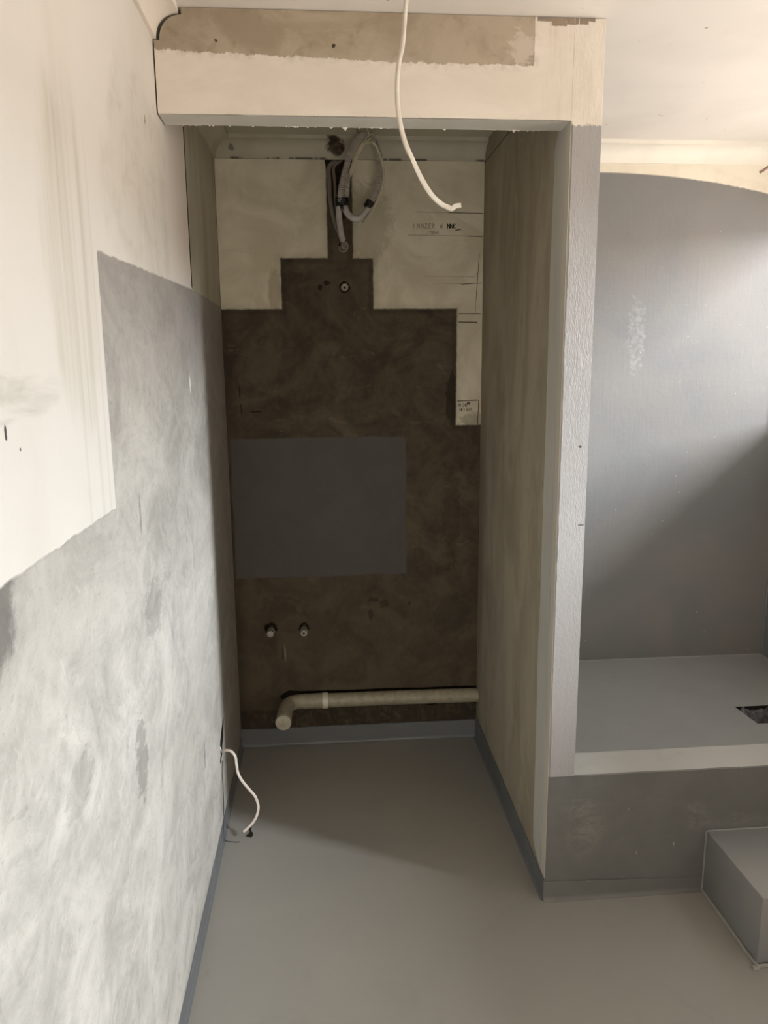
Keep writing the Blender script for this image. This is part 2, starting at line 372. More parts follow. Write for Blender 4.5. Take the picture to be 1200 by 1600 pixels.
def prism(bm, poly, f0, f1, mi=0, holes=(), hole_mi=None, hole_depth=None):
    """extrude a 2D outline (with holes) ; f0 / f1 map (a, b) to the near and far 3D point"""
    loops = [poly] + list(holes)
    flat = [p for l in loops for p in l]
    tris = tessellate_polygon([[Vector((p[0], p[1], 0)) for p in l] for l in loops])
    A = [bm.verts.new(f0(*p)) for p in flat]; B = [bm.verts.new(f1(*p)) for p in flat]
    for t in tris:
        try: bm.faces.new([A[i] for i in t]).material_index = mi
        except ValueError: pass
        try: bm.faces.new([B[i] for i in t]).material_index = mi
        except ValueError: pass
    k = 0
    for li, l in enumerate(loops):
        n = len(l)
        for i in range(n):
            f = bm.faces.new((A[k + i], A[k + (i + 1) % n], B[k + (i + 1) % n], B[k + i]))
            f.material_index = mi if li == 0 or hole_mi is None else hole_mi
        k += n
def ragged(ca, cb, ra, rb, n=18, j=.3, seed=0):
    rr = random.Random(seed)
    return [(ca + ra * math.cos(a) * (1 + rr.uniform(-j, j)), cb + rb * math.sin(a) * (1 + rr.uniform(-j, j))) for a in [2 * math.pi * i / n for i in range(n)]]
def catmull(pts, n=8):
    P = [Vector(p) for p in pts]; P = [P[0] * 2 - P[1]] + P + [P[-1] * 2 - P[-2]]; out = []
    for i in range(1, len(P) - 2):
        a, b, c, d = P[i - 1:i + 3]
        for k in range(n):
            t = k / n
            out.append(.5 * ((2 * b) + (c - a) * t + (2 * a - 5 * b + 4 * c - d) * t * t + (-a + 3 * b - 3 * c + d) * t ** 3))
    out.append(P[-2].copy()); return out
def sweep(bm, path, section, cap=True, up=None):
    """section(i, s) -> list of (u, v) offsets; path = list of Vectors"""
    n = len(path); rings = []; s = 0.0
    t = (path[1] - path[0]).normalized()
    u = (Vector(up) if up else (Vector((0, 1, 0)) if abs(t.y) < .9 else Vector((0, 0, 1))))
    for i in range(n):
        t2 = (path[min(i + 1, n - 1)] - path[max(i - 1, 0)]).normalized()
        u = (u - t2 * u.dot(t2)).normalized(); v = t2.cross(u)
        if i: s += (path[i] - path[i - 1]).length
        rings.append([bm.verts.new(path[i] + u * a + v * b) for a, b in section(i, s)])
    m = len(rings[0])
    for r0, r1 in zip(rings, rings[1:]):
        for k in range(m): bm.faces.new((r0[k], r0[(k + 1) % m], r1[(k + 1) % m], r1[k]))
    if cap: bm.faces.new(rings[0][::-1]); bm.faces.new(rings[-1])
def circ(r, n=14): return [(r * math.cos(2 * math.pi * k / n), r * math.sin(2 * math.pi * k / n)) for k in range(n)]
def oval(w, h, n=16):   # flat twin-core outline: two lobes
    o = []
    for k in range(n):
        a = 2 * math.pi * k / n; c, s_ = math.cos(a), math.sin(a)
        o.append((w * math.copysign(abs(c) ** .7, c), h * math.copysign(abs(s_) ** .7, s_) * (1 - .22 * (1 - min(1, abs(c) * 1.6)))))
    return o
def tube(name, pts, r, mat, parent, n=8, k=14, flat=None, up=None):
    bm = bmesh.new(); path = catmull(pts, n)
    sec = (lambda i, s: circ(r, k)) if flat is None else (lambda i, s: oval(flat[0], flat[1]))
    sweep(bm, path, sec, True, up); return link(name, bm, mat, parent, True)
def resample(path, step):
    out = [path[0].copy()]; acc = 0
    for a, b in zip(path, path[1:]):
        L = (b - a).length; d = step - acc
        while d <= L and L > 0: out.append(a.lerp(b, d / L)); d += step
        acc = (acc + L) % step if L else acc
    return out
def corrugated(name, pts, r, mat, parent, pitch=.0060):
    path = resample(catmull(pts, 14), pitch / 4); pr = (1.0, .98, .64, .72)
    bm = bmesh.new(); sweep(bm, path, lambda i, s: circ(r * pr[i % 4], 14)); return link(name, bm, mat, parent, True)
def lathe(name, prof, mat, parent, M4, n=20):
    """profile list of (radius, z); closed at ends; M4 places it"""
    bm = bmesh.new(); rings = []
    for r, z in prof: rings.append([bm.verts.new(M4 @ Vector((max(r, 1e-4) * math.cos(2 * math.pi * k / n), max(r, 1e-4) * math.sin(2 * math.pi * k / n), z))) for k in range(n)])
    for a, b in zip(rings, rings[1:]):
        for k in range(n): bm.faces.new((a[k], a[(k + 1) % n], b[(k + 1) % n], b[k]))
    bm.faces.new(rings[0][::-1]); bm.faces.new(rings[-1]); return link(name, bm, mat, parent, True)
def toward(loc, d):
    return Matrix.Translation(Vector(loc)) @ Vector(d).to_track_quat('Z', 'Y').to_matrix().to_4x4()

# ------------------------------------------------------------------ floor, ceiling, walls
boxo('floor', (-.10, XW + .10, YN - .1, YB + .12, -.10, 0), FLOOR, kind='structure')
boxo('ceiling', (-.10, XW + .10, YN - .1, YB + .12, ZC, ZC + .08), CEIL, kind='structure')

bm = bmesh.new()                                        # left wall: core and a plaster skin with a joint and a cable hole
box(bm, -.12, -.010, YN - .1, YB + .12, 0, ZC, 1)
hole = [(2.400 + a * 2.7, b) for a, b in ((-.012, .245), (.006, .262), (.010, .285), (.020, .300), (.024, .325), (.030, .348), (.026, .372), (.018, .352), (.004, .338), (-.006, .322), (-.012, .298), (-.008, .276), (-.016, .262))]
fl = lambda a, b: (0.0, a, b); fr = lambda a, b: (-.010, a, b)
prism(bm, [(YN - .1, 0), (YB + .0, 0), (YB + .0, 1.778), (YN - .1, 1.778)], fl, fr, 0, [hole], 1)
box(bm, -.010, 0, YN - .1, 2.3000, 1.778, ZC)
box(bm, -.010, -.0015, 2.326, YB, 1.778, ZC); box(bm, -.010, -.0016, 2.318, 2.3262, 1.785, ZC, 1)  # dark slab paints the shadow line of the joint
link('wall_left', bm, [LEFT, DARK], kind='structure')

bm = bmesh.new()                                        # back wall: core and skin with the open chase and pipe holes
box(bm, -.12, XW + .12, YB + .030, YB + .13, 0, ZC, 1)
h1 = [(.404, 2.140), (.413, 2.20), (.402, 2.255), (.396, 2.292), (.438, 2.299), (.497, 2.292), (.494, 2.23), (.478, 2.19), (.470, 2.14), (.472, 2.10), (.455, 2.075), (.436, 2.072), (.420, 2.10)]
h2 = ragged(.140, .515, .026, .024, 14, .22, 3); h3 = ragged(.272, .513, .022, .021, 14, .22, 4)
h4 = [(.165, .218), (.20, .243), (.25, .2385), (.35, .236), (.5, .234), (.6, .236), (.75, .231), (.9, .233), (XR + .004, .229), (XR + .004, .150), (.93, .163), (.9, .152), (.84, .166), (.80, .150), (.7, .168), (.5, .164), (.32, .172), (.2, .168)]
h5 = ragged(.459, 1.992, .017, .017, 12, .15, 5); h6 = ragged(.461, 1.845, .020, .020, 14, .15, 6)
fb = lambda a, b: (a, YB, b); fk = lambda a, b: (a, YB + .030, b)
prism(bm, [(-.0, 0), (XW + .02, 0), (XW + .02, ZC), (-.0, ZC)], fb, fk, 0, [h1, h2, h3, h4, h5, h6], 1)
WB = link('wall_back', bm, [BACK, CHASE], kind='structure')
def mark(a, b, w, mat, plane='back', parent=None, name='pencil_line', th=.0006):
    """a thin drawn stroke lying on a wall: real strip a fraction of a millimetre thick"""
    a, b = Vector(a), Vector(b); d = (b - a).normalized() * 1.0; nn = Vector((-d.y, d.x)) * w / 2
    q = [a - nn, b - nn, b + nn, a + nn]; bm = bmesh.new()
    if plane == 'back': f0, f1 = (lambda u, v: (u, YB - th, v)), (lambda u, v: (u, YB + .0002, v))
    else: f0, f1 = (lambda u, v: (XR - th, u, v)), (lambda u, v: (XR + .0002, u, v))
    prism(bm, [tuple(p) for p in q], f0, f1)
    return link(name, bm, mat, parent)
# pencil lines at the right of the alcove's back wall
for a, b, w, mt in (((.853, 2.113), (.984, 2.111), .0024, PENCIL), ((.73, 2.115), (.853, 2.113), .0016, FAINT), ((.70, 2.033), (.93, 2.030), .0018, FAINT), ((.93, 2.030), (.984, 2.029), .0024, PENCIL),
                    ((.76, 1.886), (.955, 1.884), .0016, FAINT), ((.80, 1.860), (.905, 1.858), .0016, FAINT), ((.905, 1.856), (.983, 1.861), .0024, PENCIL), ((.895, 1.747), (.980, 1.747), .0018, PENCIL),
                    ((.895, 1.717), (.968, 1.716), .0032, PENCIL), ((.893, 1.417), (.975, 1.420), .0032, PENCIL), ((.972, 1.966), (.962, 1.80), .0020, PENCIL), ((.962, 1.80), (.960, 1.750), .0016, FAINT), ((.978, 1.420), (.975, 1.325), .0026, PENCIL)):
    mark(a, b, w, mt, 'back', WB)
def strokes(name, segs, org, sc, w, mat):
    bm = bmesh.new()
    for pl in segs:
        for a, b in zip(pl, pl[1:]):
            a = Vector((org[0] + a[0] * sc, org[1] + a[1] * sc)); b = Vector((org[0] + b[0] * sc, org[1] + b[1] * sc)); d = (b - a)
            if d.length < 1e-5: continue
            d.normalize(); nn = Vector((-d.y, d.x)) * w / 2; a = a - d * w * .3; b = b + d * w * .3
            prism(bm, [tuple(p) for p in (a - nn, b - nn, b + nn, a + nn)], lambda u, v: (u, YB - .0007, v), lambda u, v: (u, YB + .0002, v))
    return link(name, bm, mat, WB)
G = {'N': [[(0, 0), (0, 1), (.55, 0), (.55, 1)]], 'I': [[(.1, 0), (.1, 1)]], 'C': [[(.55, .9), (.3, 1), (.05, .6), (.1, .15), (.3, 0), (.55, .1)]],
     'H': [[(0, 0), (0, 1)], [(.5, 0), (.5, 1)], [(0, .5), (.5, .5)]], 'E': [[(.5, 1), (0, 1), (0, 0), (.5, 0)], [(0, .5), (.4, .5)]],
     'G': [[(.55, .85), (.3, 1), (.05, .6), (.1, .1), (.4, 0), (.55, .4), (.3, .4)]], 'T': [[(0, 1), (.6, 1)], [(.3, 1), (.3, 0)]],
     'S': [[(.5, .9), (.2, 1), (.05, .75), (.45, .4), (.4, .05), (0, .1)]], 'O': [[(.3, 1), (.05, .6), (.1, .1), (.35, 0), (.55, .4), (.5, .85), (.3, 1)]],
     'W': [[(0, 1), (.15, 0), (.3, .7), (.45, 0), (.6, 1)]], 'R': [[(0, 0), (0, 1), (.4, .9), (.4, .6), (0, .5), (.5, 0)]], 'M': [[(0, 0), (.1, 1), (.3, .3), (.5, 1), (.6, 0)]],
     'A': [[(0, 0), (.28, 1), (.55, 0)], [(.1, .4), (.45, .4)]], 'K': [[(0, 0), (0, 1)], [(.5, 1), (0, .45), (.5, 0)]], 'Z': [[(0, 1), (.5, 1), (0, 0), (.55, 0)]], '4': [[(.4, 0), (.4, 1), (0, .35), (.55, .35)]], 'V': [[(0, 1), (.25, 0), (.5, 1)]], ' ': []}
def word(t, adv=.82):
    out = []
    for i, ch in enumerate(t):
        for pl in G[ch]: out.append([(x + i * adv, y) for x, y in pl])
    return out
strokes('pencil_writing', word('NICHE', .60), (.897, 1.395), .0125, .0017, PENCIL)
strokes('pencil_writing', word('HEIGHT', .66), (.903, 1.377), .0125, .0017, PENCIL)
strokes('marker_arrow', [[(0, 0), (1.2, 1)], [(0, .1), (.1, 1.1), (1.1, 1.05)], [(.1, 1.0), (1.15, 0)]], (.933, 1.402), .009, .0028, BOLD)
strokes('pencil_writing', word('INNZER W', .95), (.722, 2.058), .015, .0020, FAINT)
strokes('pencil_writing', word('NNK', .72) + [[(1.9, -.6), (2.6, -.35), (3.3, -.3)]], (.850, 2.058), .015, .0030, PENCIL)
strokes('pencil_writing', word('INN4', .8), (.775, 2.036), .014, .0019, FAINT)

def wall_with_opening(name, ox, plane0, plane1, a0, a1, opening, mats):
    bm = bmesh.new(); prism(bm, [(a0, 0), (a1, 0), (a1, ZC), (a0, ZC)], lambda a, b: ox(plane0, a, b), lambda a, b: ox(plane1, a, b), 0, [opening], 1)
    return link(name, bm, mats, kind='structure')
WY0, WY1, WZ0, WZ1 = -.30, 2.91, 1.30, 2.12
FARR = mat_membrane('right_wall_membrane', '84827F', '7C7C7C', .45, .4)
PLAINW = mat_white('room_paint')
wall_with_opening('wall_right', lambda p, a, b: (p, a, b), XW, XW + .12, YN - .1, YB + .12, [(WY0, WZ0), (WY1, WZ0), (WY1, WZ1), (WY0, WZ1)], [PLAINW, PLAINW])
boxo('trim_1', (XW - .004, XW, YF, YB, ZPL, 1.26), FARR, kind='structure')
wall_with_opening('wall_front', lambda p, a, b: (a, p, b), YN, YN - .12, 0, XW, [(.35, .02), (1.15, .02), (1.15, 2.05), (.35, 2.05)], [PLAINW, PLAINW])
bm = bmesh.new()                                        # unseen box added behind the doorway to keep sky light out
for b in ((.15, .20, -2.9, YN - .12, 0, ZC), (1.40, 1.45, -2.9, YN - .12, 0, ZC), (.15, 1.45, -2.95, -2.9, 0, ZC), (.15, 1.45, -2.95, YN - .1, -.06, 0), (.15, 1.45, -2.95, YN - .1, ZC, ZC + .06)): box(bm, *b)
link('wall_sky_shield', bm, PLAINW, kind='structure')
bm = bmesh.new()
for b in ((XW + .03, XW + .08, WY0, WY1, WZ0, WZ0 + .04), (XW + .03, XW + .08, WY0, WY1, WZ1 - .04, WZ1), (XW + .03, XW + .08, WY0, WY0 + .04, WZ0, WZ1), (XW + .03, XW + .08, WY1 - .04, WY1, WZ0, WZ1)): box(bm, *b)
link('window_1', bm, PLAINW, kind='structure')

# ------------------------------------------------------------------ cornices (cove with a step top and bottom)
COVE = [(0, 2.292), (.009, 2.292)] + [(.009 + .050 * (1 - math.cos(a)), 2.296 + .050 * math.sin(a)) for a in [math.pi / 2 * k / 10 for k in range(11)]] + [(.061, 2.346), (.061, ZC), (0, ZC)]
def cornice(name, to3, e0, e1, mat):
    bm = bmesh.new(); prism(bm, COVE, lambda a, b: to3(a, b, e0), lambda a, b: to3(a, b, e1)); return link(name, bm, mat, None, True, 'structure')
cornice('trim_2', lambda a, b, e: (a, e, b), YN, YF + .004, CORN)
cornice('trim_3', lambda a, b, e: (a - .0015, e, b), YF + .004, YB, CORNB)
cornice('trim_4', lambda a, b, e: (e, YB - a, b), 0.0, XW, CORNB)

# ------------------------------------------------------------------ partition and header
def notched(poly_to):   # outline of a board cut around the cove with a small gap
    g = .0035
    arc = [(.009 + g * .6 + .050 * (1 - math.cos(a)) , 2.296 - g + .050 * math.sin(a)) for a in [math.pi / 2 * k / 10 for k in range(11)]]
    return [(0, 2.292 - g), (.009 + g, 2.292 - g)] + [(a + g * .6, b) for a, b in arc] + [(.061 + g, 2.346 - g), (.061 + g, ZC - .0015)]
nt = notched(None)
bm = bmesh.new()
poly = [(YF, 0), (YB, 0)] + [(YB - a, b) for a, b in nt] + [(YF, ZC - .0015)]
prism(bm, poly, lambda a, b: (XR, a, b), lambda a, b: (XP, a, b))
for f in bm.faces:
    c = f.calc_center_median()
    if abs(c.y - YF) < 1e-4: f.material_index = 1
    if abs(c.x - XP) < 1e-4: f.material_index = 2
PART = link('wall_partition', bm, [BOARD, POST, FARR], kind='structure')
def wavy(y, z, s, amp): return y + amp * mnoise.noise(Vector((s, z * 3.2, 0))) + amp * .35 * mnoise.noise(Vector((s, z * 14, 3)))
# painted strip folded round the front edge of the partition
bm = bmesh.new(); zs = [.070 + (2.190 - .070) * i / 90 for i in range(91)]
A = [bm.verts.new((XR - .0016, YF + .0005, z)) for z in zs]
B = [bm.verts.new((XR - .0016, min(wavy(2.068, z, 1.3, .010), YF + max(.0, (z - .060)) * 2.4 + .02) if z < .12 else (wavy(2.068, z, 1.3, .010) - max(0, z - 2.10) * .9), z)) for z in zs]
C2 = [bm.verts.new((XR + .0005, v.co.y + .0015, v.co.z)) for v in B]
D2 = [bm.verts.new((XR + .0005, YF + .0005, v.co.z)) for v in A]
for i in range(90):
    bm.faces.new((A[i], B[i], B[i + 1], A[i + 1])); bm.faces.new((B[i], C2[i], C2[i + 1], B[i + 1])); bm.faces.new((D2[i], A[i], A[i + 1], D2[i + 1]))
link('painted_edge_strip', bm, STRIP, PART)
# raised paint face on the front edge, its left rim uneven, ending at the curb
bm = bmesh.new(); zs = [ZCU - .0 + (ZC - .002 - ZCU) * i / 140 for i in range(141)]
def rim(z): return XR - .0004 if z > 2.124 else XR + .0015 + .0045 * max(0, mnoise.noise(Vector((9, z * 3.5, 0))) + .25) + .0018 * mnoise.noise(Vector((2, z * 30, 0)))
of = lambda z: .0005 if z > 2.124 else .0025
A = [bm.verts.new((rim(z), YF - of(z), z)) for z in zs]; B = [bm.verts.new((XP + .0008 * mnoise.noise(Vector((4, z * 22, 0))), YF - of(z), z)) for z in zs]
C2 = [bm.verts.new((v.co.x - .001, YF + .0004, v.co.z)) for v in A]; D2 = [bm.verts.new((XP + .001, YF + .0004, z)) for z in zs]
for i in range(140):
    bm.faces.new((A[i], A[i + 1], B[i + 1], B[i])); bm.faces.new((C2[i], C2[i + 1], A[i + 1], A[i])); bm.faces.new((B[i], B[i + 1], D2[i + 1], D2[i]))
bm.faces.new((A[0], B[0], D2[0], C2[0]))
link('post_paint_face', bm, POST, PART)
# board joints on the partition
mark((2.955, 2.288), (2.2, 2.288), .0030, PENCIL, 'side', PART, 'board_joint'); mark((2.410, 2.288), (2.410, 2.225), .0022, PENCIL, 'side', PART, 'board_joint')

bm = bmesh.new()
poly = [(.0035, ZH), (XR, ZH), (XR, ZC - .0015)] + [(a + .0035 if i else .0035, b) for i, (a, b) in enumerate(nt)][::-1]
# subdivide the lower edge so it can be a little uneven
low = [(.0035 + (XR - .0035) * i / 60, ZH) for i in range(61)]
poly = low + poly[2:]
prism(bm, poly, lambda a, b: (a, YF, b), lambda a, b: (a, YH, b))
for f in bm.faces:
    if f.normal.length == 0: f.normal_update()
    c = f.calc_center_median()
    if abs(c.z - ZH) < 1e-4: f.material_index = 1
for v in bm.verts:
    if abs(v.co.z - ZH) < 1e-4:
        if v.co.y > YF + .01: v.co.y += .003 * mnoise.noise(Vector((v.co.x * 22, 0, 5)))
        v.co.z += .0012 * mnoise.noise(Vector((v.co.x * 18, v.co.y * 9, 0)))
HD = link('wall_header', bm, [HEAD, mat_white('bounce_lit_underside_paint', 'E2DFD6', 'D4D1C8')], kind='structure')  # underside colour whitened to stand in for light from the floor
bm = bmesh.new()                                        # torn paint fringe along the rear lower edge and specks on the front one
rr = random.Random(4)
for i in range(46):
    x = rr.uniform(.03, .97); w = rr.uniform(.002, .010); h = rr.uniform(.001, .0035) * (2.6 if rr.random() < .1 else 1)
    v = [bm.verts.new(p) for p in ((x - w, YH, ZH + .002), (x + w, YH, ZH + .002), (x + rr.uniform(-w, w) * .5, YH + .001, ZH - h), (x, YH - .003, ZH + .001))]
    bm.faces.new((v[0], v[1], v[2])); bm.faces.new((v[0], v[2], v[3])); bm.faces.new((v[1], v[3], v[2]))
for i in range(16):
    x = rr.uniform(.03, .97); w = rr.uniform(.0012, .004); h = rr.uniform(.001, .003)
    v = [bm.verts.new(p) for p in ((x - w, YF - .0002, ZH + .0015), (x + w, YF - .0002, ZH + .0015), (x, YF - .0015, ZH + .0015 + h), (x, YF - .003, ZH))]
    bm.faces.new((v[0], v[1], v[3])); bm.faces.new((v[0], v[3], v[2])); bm.faces.new((v[1], v[2], v[3]))
link('paint_fringe', bm, HEAD, HD, kind='stuff')
bm = bmesh.new(); box(bm, 0.0005, .0035, YF + .006, YH - .002, ZH + .004, 2.285); link('gap_shade_box', bm, DARK, HD)  # dark box stands for the shade inside the gap

# ------------------------------------------------------------------ raised shower floor, curb and step
SH = thing('shower_platform', 'raised grey coated shower platform with a low curb, right of the partition', 'platform')
dh = [(1.850, 2.331), (2.010, 2.331), (2.010, 2.466), (1.842, 2.466)]
bm = bmesh.new(); prism(bm, [(XP, 2.064), (XW, 2.064), (XW, YB), (XP, YB)], lambda a, b: (a, b, ZPL), lambda a, b: (a, b, ZPL - .10), 0, [dh], 1)
link('platform_slab', bm, [PLATF, DARK], SH)
boxo('platform_base', (XP, XW, 2.064, YB, 0, ZPL - .10), DARK, SH)
bm = bmesh.new()
prof = [(YF, 0), (YF, ZCU - .003), (YF + .003, ZCU), (2.060, ZCU), (2.064, ZCU - .004), (2.064, 0)]
N = 40
def cr(e, y, z): 
    return (e, y + (.0012 * mnoise.noise(Vector((e * 9, z * 5, 1))) if y < YF + .01 else 0), z + (.0012 * mnoise.noise(Vector((e * 6, y * 3, 4))) if z > .3 else 0))
rings = [[bm.verts.new(cr(XP + .0002 + (XW - XP) * i / N, *p)) for p in prof] for i in range(N + 1)]
for r0, r1 in zip(rings, rings[1:]):
    for k in range(len(prof)):
        f = bm.faces.new((r0[k], r0[(k + 1) % 6], r1[(k + 1) % 6], r1[k])); f.material_index = 1 if k in (2,) else 0
bm.faces.new(rings[0]); bm.faces.new(rings[-1][::-1])
bmesh.ops.remove_doubles(bm, verts=bm.verts, dist=1e-5)
link('curb', bm, [RISER, CURBT], SH)
bm = bmesh.new(); fr_ = []                                # the same coating runs across the foot of the partition's front edge
for i in range(9):
    e = XR + (XP + .0002 - XR) * i / 8; fr_.append([bm.verts.new(v) for v in (cr(e, YF - .0012, 0), cr(e, YF - .0012, .13), cr(e, YF - .0012, .26), cr(e, YF - .0012, ZCU), (e, YF + .0005, ZCU), (e, YF + .0005, 0))])
for r0, r1 in zip(fr_, fr_[1:]):
    for k in range(6): bm.faces.new((r0[k], r0[(k + 1) % 6], r1[(k + 1) % 6], r1[k]))
bm.faces.new(fr_[0]); bm.faces.new(fr_[-1][::-1]); link('foot_coating', bm, RISER, PART)
tube('joint_bead', [(XP, YB - .004, ZPL), (1.6, YB - .004, ZPL + .001), (XW, YB - .004, ZPL)], .0035, PLATF, SH, 4, 8)
tube('joint_bead', [(XW - .006, YB - .004, ZPL), (XW - .006, YB - .004, .8), (XW - .006, YB - .004, 1.25)], .0035, FARR, SH, 4, 8)
bm = bmesh.new()                                        # crumpled plastic stuffed in the drain opening
nx, ny = 26, 22; gr = []
for j in range(ny + 1):
    row = []
    for i in range(nx + 1):
        u, v = i / nx, j / ny; px, py = 1.846 + .163 * u, 2.333 + .131 * v
        h = abs(mnoise.noise(Vector((px * 16, py * 34, 2)))) * .06 + abs(mnoise.noise(Vector((px * 50 + 3, py * 60, 7)))) * .018
        ed = min(u, 1 - u, v, 1 - v) * 8
        row.append(bm.verts.new((px, py, ZPL - .020 + h * min(1, .4 + ed) - (.028 if v < .35 and u > .1 else 0) * (1 if v < .25 else .5))))
    gr.append(row)
for j in range(ny):
    for i in range(nx): bm.faces.new((gr[j][i], gr[j][i + 1], gr[j + 1][i + 1], gr[j + 1][i]))
bmesh.ops.solidify(bm, geom=bm.faces[:], thickness=.001)
tag(link('crumpled_plastic_sheet', bm, BLACKP, None, True), 'dark crumpled plastic stuffed into the square drain opening of the shower platform', 'plastic sheet')

ST = thing('step_block', 'low grey coated step block in front of the shower curb at the right edge', 'step')
bm = bmesh.new(); box(bm, XS, 2.10, YS, YF - .0005, 0, ZS)
bmesh.ops.bevel(bm, geom=[e for e in bm.edges], offset=.003, segments=2, affect='EDGES', profile=.5)
link('block', bm, STEPM, ST, True)
def bead(name, pts, r, mat, parent): return tube(name, pts, r, mat, parent, 6, 8)
bead('sealant_bead', [(XS - .002, YF - .001, .003), (XS - .003, 1.79, .004), (XS - .002, YS - .004, .003), (XS + .03, YS - .006, .003), (2.0, YS - .005, .003)], .0052, FLOOR, ST)
bead('sealant_bead', [(XS - .001, YF - .003, .0), (XS - .001, YF - .003, .1), (XS - .001, YF - .003, ZS)], .003, STEPM, ST)
bead('sealant_bead', [(XS, YF - .003, ZS), (1.8, YF - .003, ZS + .001), (2.1, YF - .003, ZS)], .0028, STEPM, ST)

# ------------------------------------------------------------------ coated upstands round the floor
def upstand(name, p0, p1, h0, h1, inward, seed, out=.0035, n=70):
    """thin coated band on the wall with a small cove at the floor; top edge slightly uneven"""
    p0, p1, iw = Vector(p0), Vector(p1), Vector(inward); bm = bmesh.new(); rings = []
    for i in range(n + 1):
        t = i / n; p = p0.lerp(p1, t); h = h0 + (h1 - h0) * t + .0030 * mnoise.noise(Vector((seed, t * 14, 0))) + .001 * mnoise.noise(Vector((seed, t * 60, 4)))
        pr = [(0, 0), (.011, 0), (.0075, .0015), (.005, .0040), (out + .0004, .008), (out, .013), (out, h - .001), (out * .4, h), (0, h)]
        rings.append([bm.verts.new(p + iw * a + Vector((0, 0, b))) for a, b in pr])
    for r0, r1 in zip(rings, rings[1:]):
        for k in range(len(rings[0]) - 1): bm.faces.new((r0[k], r0[k + 1], r1[k + 1], r1[k]))
    bm.faces.new(rings[0]); bm.faces.new(rings[-1])
    return link(name, bm, UPST, None, True, 'structure')
upstand('baseboard_left', (0, .6, 0), (0, YB, 0), .055, .045, (1, 0, 0), 1)
upstand('baseboard_back', (0, YB, 0), (XR, YB, 0), .078, .078, (0, -1, 0), 2)
upstand('baseboard_partition', (XR - .001, YF - .002, 0), (XR - .001, YB, 0), .066, .097, (-1, 0, 0), 3)
u = upstand('baseboard_curb', (XR - .004, YF - .0035, 0), (XS, YF - .001, 0), .062, .044, (0, -1, 0), 4, .0015)
u.data.materials[0] = RISER

# ------------------------------------------------------------------ drain pipe along the back wall
DP = thing('drain_pipe', 'pale grey plastic drain pipe lying along the back wall with a capped elbow', 'pipe')
PR = .0290; yp = YB - .022; zp = .2015
tube('pipe_run', [(.36, yp, zp), (.6, yp, zp), (.8, yp, zp - .002), (XR - .001, yp, zp - .004)], PR, PVC, DP, 4, 28)
tube('coupling', [(.262, yp, zp), (.30, yp, zp), (.345, yp, zp)], PR + .0022, PVC, DP, 4, 28)
tube('coupling_ring', [(.340, yp, zp), (.350, yp, zp), (.362, yp, zp)], PR + .0040, PVCL, DP, 3, 28)
el = [(.268, yp, zp + .001), (.252, yp - .001, zp + .001)] + [(.252 - .058 * math.sin(a), yp - .001 - .058 * (1 - math.cos(a)), zp + .001) for a in [math.pi / 2 * k / 6 for k in range(1, 6)]] + [(.193, yp - .075, zp), (.1905, yp - .115, zp), (.189, 2.752, zp)]
tube('elbow', el, PR + .0010, PVC, DP, 4, 28)
lathe('end_cap', [(0, 0), (PR + .0018, 0), (PR + .0018, .012), (PR + .0005, .0150), (PR * .6, .0145), (PR * .55, .0155), (0, .0155)], DISC, DP, toward((.189, 2.754, zp), (-.03, -1, 0)), 28)
lathe('socket_ring', [(0, 0), (PR + .0026, 0), (PR + .0030, .004), (PR + .0026, .008), (0, .008)], PVC, DP, toward((.262, yp, zp), (1, 0, 0)), 28)

# ------------------------------------------------------------------ water stubs and fittings
def stub(x, z, label, hollow, cat='pipe stub'):
    t = thing('pipe_stub', label, cat, 'water pipe stubs low on the back wall')
    d = (.0, -1, .0); M0 = toward((x, YB + .022, z), d)
    lathe('pipe_body', [(0, 0), (.0105, 0), (.0105, .045), (0, .045)], BRASS, t, M0, 16)
    bmx = [(0, .040), (.0155, .040), (.0165, .043), (.0165, .056), (.0155, .059), (0, .059)]
    lathe('hex_nut', bmx, BRASS, t, M0, 6)
    lathe('threaded_nipple', [(0, .059)] + [(.0105 + (.0009 if k % 2 else 0), .059 + .0026 * k) for k in range(8)] + [(0, .0795)], BRASS, t, M0, 18)
    lathe('end_plug', [(0, .079), (.0132, .079), (.0138, .081), (.0138, .089), (.0125, .092), (.0048 if hollow else .0060, .092), (.0045 if hollow else .0058, .084 if hollow else .0905), (0, .084 if hollow else .0905)], SOCK, t, M0, 20)
    if hollow: lathe('bore', [(0, .0842), (.0044, .0842), (.0044, .0848), (0, .0848)], DARK, t, M0, 12)
stub(.141, .513, 'left capped metal water stub low on the back wall, above the pipe elbow', False)
stub(.273, .512, 'right open-ended metal water stub low on the back wall', True)
FT = thing('pipe_fitting', 'round metal pipe socket set in the dark cement above the grey painted square', 'fitting')
M0 = toward((.461, YB + .02, 1.845), (0, -1, -.05))
lathe('fitting_body', [(0, 0), (.0145, 0), (.0150, .030), (.0135, .036), (.0135, .041), (.0085, .041), (.0075, .028), (0, .028)], BRASS, FT, M0, 24)
lathe('inner_socket', [(0, .028), (.0090, .028), (.0090, .0375), (.0050, .0375), (.0045, .029), (0, .029)], SOCK, FT, M0, 20)
lathe('bore', [(0, .0285), (.0044, .0285), (.0044, .030), (0, .030)], DARK, FT, M0, 12)

